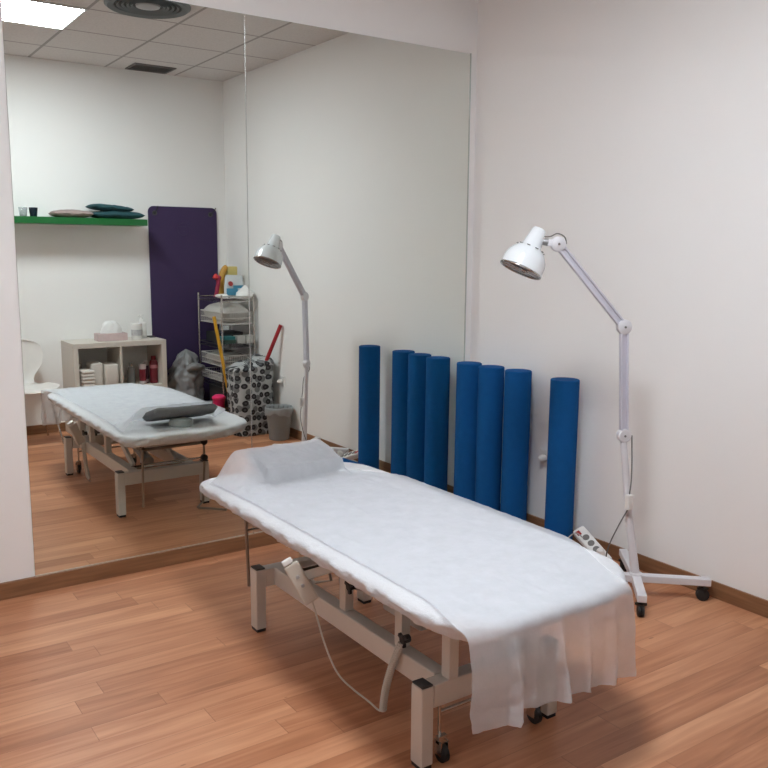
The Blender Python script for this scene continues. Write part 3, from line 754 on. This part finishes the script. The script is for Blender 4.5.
bottle(-.875, -3.30, [(.024, 0), (.026, .005), (.026, .15)], mat('purple_plastic', (.07, .02, .05), .4), WL, [(.018, .151), (.018, .19)], 'dark purple bottle between the red ones in the right cube', WL, (.01, .035, .0268))
bottle(-.820, -3.26, [(.032, 0), (.035, .005), (.035, .18), (.026, .20)], RED, RED, [(.020, .201), (.020, .235)], 'tallest dark red bottle with pink label at the right of the cube', PINKL, (.13, .16, .0358))
# on top
t = thing('tissue_box', 'flat pale pink tissue box on the shelf unit with a white tissue rising', 'tissue box', (-1.165, -3.30, KT+.0005))
obj('box', B(-.125, .125, -.06, .06, 0, .062), mat('pale_pink_card', (.56, .43, .42), .7, var=.12, scale=30), t, bevel=.004)
bm = bmesh.new(); nr, na = 10, 40
rg = []
for j in range(nr+1):
    s_ = j/nr; ring = []
    for i in range(na):
        a = 2*PI*i/na; rr = (.078*math.cos(s_*PI/2)**.6+.004)*(1+.10*math.sin(3*a+s_*3)+.07*math.sin(7*a+s_*5))
        ring.append(bm.verts.new((rr*math.cos(a)*1.0+.004*fbm(a, s_*4, 0), .45*rr*math.sin(a), .0625+.098*math.sin(s_*PI/2)+.005*math.sin(4*a)*s_)))
    rg.append(ring)
for p, q in zip(rg, rg[1:]):
    for i in range(na): bm.faces.new((p[i], p[(i+1) % na], q[(i+1) % na], q[i]))
bm.faces.new(rg[-1])
obj('tissue', bm, mat('tissue_white', (.80, .80, .79), .9), t, smooth='all')
t = thing('pump_bottle', 'white pump dispenser bottle standing on the shelf unit', 'bottle', (-.882, -3.345, KT+.0005))
bm = bmesh.new(); lathe(bm, [(.038, 0), (.040, .004), (.040, .125), (.033, .138), (.018, .144)], 28); obj('body', bm, WHITE_PL, t, smooth=True)
bm = bmesh.new(); lathe(bm, [(.019, .1445), (.019, .165), (.010, .167), (.010, .187), (.017, .188), (.017, .202)], 20); tube(bm, [(0, 0, .195), (-.035, .01, .193)], .007, 8); obj('pump', bm, WHITE_PL, t, smooth=True)
t = thing('cream_jar', 'white labelled jar in front of the pump bottle on the shelf unit', 'jar', (-.955, -3.265, KT+.0005))
bm = bmesh.new(); lathe(bm, [(.042, 0), (.045, .004), (.045, .105)], 28); obj('body', bm, WHITE_PL, t, smooth=True)
bm = bmesh.new(); lathe(bm, [(.047, .1055), (.047, .135), (.044, .138)], 28); obj('lid', bm, WHITE_PL, t, smooth=True)
bm = bmesh.new(); lathe(bm, [(.0455, .035), (.0455, .085)], 28, capb=False, capt=False); obj('label_band', bm, mat('grey_label', (.45, .45, .46), .6, var=.35, scale=60), t, smooth=True)
t = thing('phone', 'flat dark object lying at the right end of the shelf unit top', 'phone', (-.785, -3.40, KT+.0005))
obj('slab', B(-.025, .025, -.05, .05, 0, .009), DARK_CAP, t, bevel=.002)

# white moulded chair
t = thing('shell_chair', 'white moulded shell chair with waisted oval back, cut by the mirror edge', 'chair', (-1.865, -3.18, 0), math.radians(-4))
def solid_grid(bm, fn, nu, nv, th):
    top = [[Vector(fn(i/nu, j/nv)) for j in range(nv+1)] for i in range(nu+1)]
    def nrm(i, j):
        a = top[min(i+1, nu)][j]-top[max(i-1, 0)][j]; b = top[i][min(j+1, nv)]-top[i][max(j-1, 0)]; c = a.cross(b); return c.normalized() if c.length > 1e-9 else Vector((0, 0, 1))
    V = [[bm.verts.new(top[i][j]) for j in range(nv+1)] for i in range(nu+1)]
    W = [[bm.verts.new(top[i][j]-nrm(i, j)*th) for j in range(nv+1)] for i in range(nu+1)]
    for i in range(nu):
        for j in range(nv):
            bm.faces.new((V[i][j], V[i+1][j], V[i+1][j+1], V[i][j+1])); bm.faces.new((W[i][j], W[i][j+1], W[i+1][j+1], W[i+1][j]))
    for i in range(nu):
        bm.faces.new((V[i][0], W[i][0], W[i+1][0], V[i+1][0])); bm.faces.new((V[i][nv], V[i+1][nv], W[i+1][nv], W[i][nv]))
    for j in range(nv):
        bm.faces.new((V[0][j], V[0][j+1], W[0][j+1], W[0][j])); bm.faces.new((V[nu][j], W[nu][j], W[nu][j+1], V[nu][j+1]))
def shell(u, v):
    # v 0 = front edge of seat, 1 = top of back; side profile and half width
    prof = [(0, .20, .425, .150), (.08, .185, .442, .185), (.2, .11, .448, .205), (.36, .0, .442, .205), (.48, -.10, .44, .175), (.54, -.155, .447, .125), (.60, -.185, .475, .085), (.66, -.20, .52, .10), (.74, -.21, .60, .165), (.84, -.225, .69, .185), (.92, -.24, .76, .165), (.97, -.248, .80, .11), (1, -.252, .815, .045)]
    for a, b in zip(prof, prof[1:]):
        if a[0] <= v <= b[0]:
            q = (v-a[0])/(b[0]-a[0]); y, z, w_ = [a[k]+(b[k]-a[k])*q for k in (1, 2, 3)]; break
    uu = 2*u-1
    return (w_*uu, y+(.03*uu*uu if v > .55 else 0), z+(.018*uu*uu if v < .5 else 0))
bm = bmesh.new(); solid_grid(bm, shell, 18, 44, .008)
bmesh.ops.recalc_face_normals(bm, faces=bm.faces)
obj('seat_shell', bm, mat('chair_white', (.74, .71, .68), .4), t, smooth=True)
for sx in (-1, 1):
    for (ty, by) in ((.10, .19), (-.10, -.20)):
        bm = bmesh.new(); tube(bm, [(sx*.12, ty, .425), (sx*.19, by, 0.004)], .008, 10); obj('leg', bm, CHROME, t, smooth=True)
bm = bmesh.new(); tube(bm, [(-.12, .10, .423), (.12, .10, .423), (.12, -.10, .423), (-.12, -.10, .423)], .008, 10, close=True); obj('under_frame', bm, CHROME, t, smooth=True)

# grey wrapped bundle
bm = bmesh.new()
rg = []; na, nr = 56, 44
for j in range(nr+1):
    s_ = j/nr; z = .66*s_; ring = []
    base = .115+.022*math.sin(s_*PI)+(.006*math.sin(s_*22))
    if s_ < .06: base *= .82+.18*(s_/.06)
    if s_ > .62: base *= max(.03, math.cos((s_-.62)/.38*PI/2)**.55*(.96))
    for i in range(na):
        a = 2*PI*i/na; n_ = fbm(math.cos(a)*1.6, math.sin(a)*1.6, z*7)*.03+.012*abs(fbm(math.cos(a)*4, math.sin(a)*4, z*14+3))-.008*math.sin(a*5+z*38)
        ring.append(bm.verts.new(((base+n_*(1 if s_ < .95 else .3))*math.cos(a)*1.05, (base+n_*(1 if s_ < .95 else .3))*math.sin(a), z+.02*fbm(a, z*4, 1)*(0 if s_ < .03 else 1))))
    rg.append(ring)
for p, q in zip(rg, rg[1:]):
    for i in range(na): bm.faces.new((p[i], p[(i+1) % na], q[(i+1) % na], q[i]))
bm.faces.new(rg[0][::-1]); bm.faces.new(rg[-1])
GB = mat('grey_plastic_bag', (.22, .22, .225), .38, bump=.6, bscale=28)
t = thing('plastic_bag', 'full crumpled grey plastic bag standing before the purple mat', 'bag', (-.52, -3.30, 0))
obj('bag_body', bm, GB, t, smooth='all')
bm = bmesh.new()
P = smooth_path([(-.03, .12, .50), (.03, .15, .525), (.09, .13, .51), (.135, .08, .50)]); tube(bm, P, [.022+.012*math.sin(PI*k/(len(P)-1)) for k in range(len(P))], 14); wobble(bm, .008, 25, 4); obj('gathered_neck', bm, GB, t, smooth='all')

# wire rack trolley
RX0, RX1, RY0, RY1, RT = -.345, -.045, -3.38, -2.87, 1.15
DS = mat('dark_steel', (.10, .10, .105), .35, .7)
t = thing('wire_trolley', 'narrow chrome wire shelf trolley in the back corner beside the purple mat', 'trolley', ((RX0+RX1)/2, (RY0+RY1)/2, 0))
O = Vector(((RX0+RX1)/2, (RY0+RY1)/2, 0))
def RP(name, bm, m, parent=None, **k):
    bmesh.ops.translate(bm, vec=-O, verts=bm.verts); return obj(name, bm, m, parent or t, **k)
for x in (RX0, RX1):
    for y in (RY0, RY1):
        bm = bmesh.new(); tube(bm, [(x, y, .05), (x, y, RT+.01)], .0075, 12)
        for k in range(22): lathe(bm, [(.0085, 0), (.0085, .006)], 10, Matrix.Translation((x, y, .12+k*.047)))
        ps = RP('post', bm, CHROME, smooth=True)
        bm = bmesh.new(); lathe(bm, [(.018, -.009), (.024, -.007), (.024, .007), (.018, .009)], 20, aim((x, y, .024), (1, 0, 0))); box(bm, x-.012, x+.012, y-.008, y+.008, .03, .055); RP('caster', bm, BLACK, ps, smooth=True)
levels = [.16, .36, .70, 1.10]
for z in levels:
    bm = bmesh.new()
    for zz in (z, z+.03): tube(bm, [(RX0, RY0, zz), (RX1, RY0, zz), (RX1, RY1, zz), (RX0, RY1, zz)], .004, 8, close=True)
    for k in range(1, 13):
        x = RX0+(RX1-RX0)*k/13; tube(bm, [(x, RY0, z+.003), (x, RY1, z+.003)], .0018, 6)
    RP('wire_shelf', bm, CHROME if z > 1 else DS, smooth=True)
# wire basket near top
def wire_basket(z0, z1, m, lab, group='wire baskets on the trolley'):
    t_ = thing('wire_basket', lab, 'basket', (O.x, O.y, z0), group=group)
    a, b, h = .138, .235, z1-z0
    bm = bmesh.new()
    for zz in (.003, h*.5, h): tube(bm, [(-a, -b, zz), (a, -b, zz), (a, b, zz), (-a, b, zz)], .003 if zz != h else .0045, 6, close=True)
    for k in range(0, 17):
        x = -a+2*a*k/16
        for y in (-b, b): tube(bm, [(x, y, .003), (x, y, h)], .0018, 5)
        tube(bm, [(x, -b, .003), (x, b, .003)], .0018, 5)
    for k in range(1, 22):
        y = -b+2*b*k/22
        for x in (-a, a): tube(bm, [(x, y, .003), (x, y, h)], .0018, 5)
    obj('wire_frame', bm, m, t_)
    return t_
WW = mat('white_wire', (.60, .58, .55), .4)
wire_basket(.905, 1.005, WW, 'upper white wire basket holding folded cloths on the trolley')
wire_basket(.535, .63, WW, 'middle white wire basket on the trolley below the green boxes')
wire_basket(.385+.02, .475, WW, 'lower white wire basket low on the trolley behind the spotted hamper')
# what they rest on: runners
for z in (.90, .53):
    for y in (RY0+.02, RY1-.02):
        bm = bmesh.new(); tube(bm, [(RX0, y, z), (RX1, y, z)], .004, 8); RP('basket_runner', bm, CHROME)
cushion('folded_cloth', O.x-.130, O.x+.130, RY0+.04, RY1-.04, .912, .165, mat('offwhite_cloth', (.52, .50, .47), .9), 'heaped off-white cloth in the upper trolley basket', 'cloth', seed=3)
cushion('folded_cloth', O.x-.125, O.x+.125, RY0+.05, RY1-.05, .542, .10, mat('beige_cloth', (.33, .32, .30), .9, var=.3, scale=18), 'mottled beige cloth in the middle trolley basket', 'cloth', seed=6)
DG = mat('dark_green_card', (.03, .07, .055), .6); LG = mat('light_grey_card', (.48, .47, .44), .6, var=.12, scale=20)
def carton(x, y, z, a, b, h, m, lab, rz=0):
    o = obj('carton', B(-a/2, a/2, -b/2, b/2, 0, h), m, bevel=.002); o.location = (x, y, z); o.rotation_euler = (0, 0, rz); return tag(o, lab, 'box', 'cartons on the trolley')
Z8 = .758
carton(-.275, -2.93, Z8-.022, .12, .11, .035, DG, 'dark green flat box at the left front of the trolley middle shelf')
carton(-.275, -2.93, Z8+.0135, .11, .10, .028, mat('teal_card', (.02, .16, .17), .6), 'small teal box on top of the dark green box on the trolley')
carton(-.165, -2.92, Z8-.022, .075, .09, .065, LG, 'left of the two small pale boxes on the trolley middle shelf')
carton(-.085, -2.92, Z8-.022, .065, .09, .068, LG, 'right of the two small pale boxes on the trolley middle shelf')
carton(-.20, -3.15, Z8-.022, .24, .26, .085, mat('black_card', (.02, .022, .022), .6), 'wide black box at the back of the trolley middle shelf')
carton(-.20, -3.05, .392, .24, .36, .010, mat('charcoal_card', (.05, .05, .055), .6), 'flat charcoal box lying on the trolley shelf behind the hamper')
carton(-.20, -3.05, .192, .25, .36, .16, mat('dark_card', (.03, .028, .03), .6), 'big dark box on the lowest trolley shelf')
# on top of trolley
ZR = RT+.0
ZR = 1.134
t = thing('detergent_bag', 'white and blue printed pouch with red dot standing on the trolley top', 'bag', (-.16, -3.02, ZR))
bm = round_slab(-.095, .095, -.035, .035, 0, .19, .03, .02, 6)
for v in bm.verts: v.co.x *= 1-.25*max(0, v.co.z-.1)/.09*.6; v.co.y *= 1-.7*v.co.z/.19
wobble(bm, .006, 14, 2)
obj('pouch', bm, mat('pouch_white', (.62, .66, .68), .4), t, smooth=True)
bm = bmesh.new(); lathe(bm, [(.001, 0), (.022, 0), (.022, .002)], 20, aim((-.045, .030, .115), (0, 1, .25)), capb=False); obj('red_dot', bm, mat('red_print', (.35, .03, .03), .5), t)
bm = bmesh.new()
box(bm, -.085, .02, .032, .037, .015, .075); box(bm, -.02, .075, .0295, .0335, .075, .10); obj('blue_print', bm, mat('blue_print', (.06, .27, .42), .5, var=.4, scale=25), t, bevel=.002)
t = thing('sponge_pack', 'yellow block standing behind the printed pouch on the trolley top', 'sponge', (-.135, -3.12, ZR))
obj('block', B(-.045, .045, -.03, .03, 0, .262), mat('pale_yellow', (.60, .50, .18), .7), t, bevel=.008)
t = thing('spray_tool', 'orange yellow brush head leaning behind the pouch on the trolley', 'brush', (-.235, -3.12, ZR))
bm = bmesh.new(); P = smooth_path([(0, 0, 0), (0, 0, .10), (.01, 0, .18), (.035, 0, .24), (.055, 0, .255)]); tube(bm, P, [.022+.006*math.sin(PI*k/(len(P)-1)) for k in range(len(P))], 12); obj('handle', bm, mat('amber_plastic', (.55, .30, .05), .5), t, smooth=True)
t = thing('red_duster', 'slim red and pink brush standing at the left of the trolley top', 'brush', (-.305, -3.05, ZR))
bm = bmesh.new(); P = smooth_path([(-.01, 0, 0), (0, 0, .06), (.012, 0, .12), (.01, 0, .19)]); tube(bm, P, [.024, .023]+[.018]*(len(P)-7)+[.02, .028, .028, .022, .012], 12); obj('handle', bm, mat('crimson', (.30, .015, .05), .5), t, smooth=True)
bm = bmesh.new(); lathe(bm, [(.008, .15), (.03, .165), (.012, .20)], 12, Matrix.Translation((-.01, 0, 0))); obj('red_top', bm, mat('bright_red', (.50, .02, .02), .5), t, smooth=True)
t = thing('bowl', 'white upturned plastic bowl at the front of the trolley top', 'bowl', (-.09, -2.945, ZR))
bm = bmesh.new(); lathe(bm, [(.075, 0), (.082, .012), (.075, .04), (.045, .062), (.02, .09), (.004, .105)], 28); obj('shell', bm, WHITE_PL, t, smooth=True)
cushion('wipe_pack', -.36, -.27, -2.98, -2.88, ZR, .03, WHITE_PL, 'small flat white packet at the front left of the trolley top', 'packet', seed=1)

# pink bucket
t = thing('bucket', 'small bright pink bucket on the floor left of the spotted hamper', 'bucket', (-.408, -2.83, 0))
bm = bmesh.new(); lathe(bm, [(.036, 0), (.040, .004), (.052, .27), (.055, .28), (.049, .28), (.036, .01), (.001, .01)], 28, capt=False); obj('body', bm, mat('magenta_plastic', (.55, .01, .10), .4), t, smooth=True)
bm = bmesh.new(); lathe(bm, [(.057, .281), (.057, .295), (.035, .312), (.001, .316)], 28, capt=False); obj('lid', bm, mat('hot_pink', (.85, .03, .16), .4), t, smooth=True)

# spotted hamper
def dots_mat():
    m, t, b = new_mat('spotted_fabric')
    tc = nd(t, 'ShaderNodeTexCoord'); base = None
    cols = None; last = None
    sp = nd(t, 'ShaderNodeSeparateXYZ'); t.links.new(tc.outputs['Object'], sp.inputs[0])
    ang = mth(t, 'MULTIPLY', mth(t, 'ARCTAN2', sp.outputs[1], sp.outputs[0]), .16)
    cb_ = nd(t, 'ShaderNodeCombineXYZ'); t.links.new(ang, cb_.inputs[0]); t.links.new(sp.outputs[2], cb_.inputs[1]); uv = cb_.outputs[0]
    for sc, off, thr, c in ((13, 5.3, .36, (.15, .155, .16)), (15, 0, .34, (.014, .015, .018)), (15, 0, .12, (.07, .07, .08))):
        mp = nd(t, 'ShaderNodeMapping'); mp.inputs['Location'].default_value = (off, off*.7, off*1.3); t.links.new(uv, mp.inputs[0])
        v = nd(t, 'ShaderNodeTexVoronoi', voronoi_dimensions='2D'); v.inputs['Scale'].default_value = sc; v.inputs['Randomness'].default_value = .55; t.links.new(mp.outputs[0], v.inputs['Vector'])
        f = mth(t, 'LESS_THAN', v.outputs['Distance'], thr)
        mx = nd(t, 'ShaderNodeMix', data_type='RGBA'); t.links.new(f, mx.inputs[0])
        if last is None: mx.inputs[6].default_value = (.40, .41, .41, 1)
        else: t.links.new(last, mx.inputs[6])
        mx.inputs[7].default_value = (*c, 1); last = mx.outputs[2]
    t.links.new(last, b.inputs['Base Color']); b.inputs['Roughness'].default_value = .7
    return m
DOTS = dots_mat()
HC = Vector((-.222, -2.60, 0))
t = thing('laundry_hamper', 'tall fabric hamper printed with black and grey dots beside the waste bin', 'hamper', HC)
bm = bmesh.new(); rg = []
nr = 34
for j in range(nr+1):
    s_ = j/nr; z = .585*s_; a_, b_ = .158+.026*s_, .125+.015*s_
    o_ = dense_outline(a_, b_, .07, N=72); ring = []
    for i, (x, y) in enumerate(o_):
        k = .010*fbm(x*9, y*9, z*7)+.004*math.sin(i*.9+z*20); q = math.hypot(x, y)
        top = .03*(x/.16)*(s_**4)+.018*fbm(x*7, y*7, 4)*(s_**3)
        ring.append(bm.verts.new((x+k*x/q, y+k*y/q, z+top)))
    rg.append(ring)
for k_, (sc, dz) in enumerate(((.9, .012), (.7, .02), (.45, .03), (.2, .035))):
    ring = [bm.verts.new((v.co.x*sc, v.co.y*sc, v.co.z+dz+.02*fbm(v.co.x*12*sc, v.co.y*12, 7+k_))) for v in rg[nr]]; rg.append(ring)
for p, q in zip(rg, rg[1:]):
    for i in range(72): bm.faces.new((p[i], p[(i+1) % 72], q[(i+1) % 72], q[i]))
bm.faces.new(rg[0][::-1]); bm.faces.new(rg[-1]); obj('fabric_body', bm, DOTS, t, smooth='all')
# sticks behind the hamper
def stick(pts, r, m, lab, head=True):
    t_ = thing('broom' if head else 'stick', lab, 'broom' if head else 'stick', (pts[0][0], pts[0][1], 0)); bm = bmesh.new(); o0 = Vector((pts[0][0], pts[0][1], 0))
    tube(bm, [Vector(p)-o0 for p in pts], r, 14); obj('handle', bm, m, t_, smooth=True)
    if not head: return
    bm = bmesh.new(); box(bm, -.035, .035, -.02, .02, .0, .09); obj('broom_head', bm, DARK_CAP, t_, bevel=.01)
stick([(-.285, -2.79, .06), (-.367, -2.80, .544), (-.447, -2.80, .985)], .0145, mat('yellow_handle', (.62, .33, .02), .45), 'yellow broom handle rising left of the spotted hamper')
stick([(-.134, -2.507, .575), (-.022, -2.412, .925)], .0165, mat('red_handle', (.36, .012, .02), .4), 'red stick leaning from the spotted hamper against the right wall', False)

# waste bin
t = thing('waste_bin', 'grey round waste bin with a clear liner beside the spotted hamper', 'waste bin', (-.132, -2.25, 0))
bm = bmesh.new(); lathe(bm, [(.075, 0), (.082, .004), (.108, .255), (.112, .265), (.104, .262), (.078, .012), (.001, .01)], 36, capt=False); obj('body', bm, mat('grey_bin', (.20, .205, .205), .5), t, smooth=True)
bm = bmesh.new(); rg = []
for (r, z) in ((.100, .24), (.1045, .268), (.112, .274), (.117, .262), (.1165, .235), (.115, .215)):
    rg.append([bm.verts.new(((r+(.003*math.sin(i*1.7)+.002*math.sin(i*3.1) if z < .26 else 0))*math.cos(2*PI*i/60), (r+(.003*math.sin(i*1.7) if z < .26 else 0))*math.sin(2*PI*i/60), z+(.012*math.sin(i*.35)+.006*math.sin(i*.9) if z < .22 else 0))) for i in range(60)])
for p, q in zip(rg, rg[1:]):
    for i in range(60): bm.faces.new((p[i], p[(i+1) % 60], q[(i+1) % 60], q[i]))
obj('bin_liner', bm, sheet_mat('clear_liner', (.5, .52, .53), .3, .35, 20), t, smooth='all')
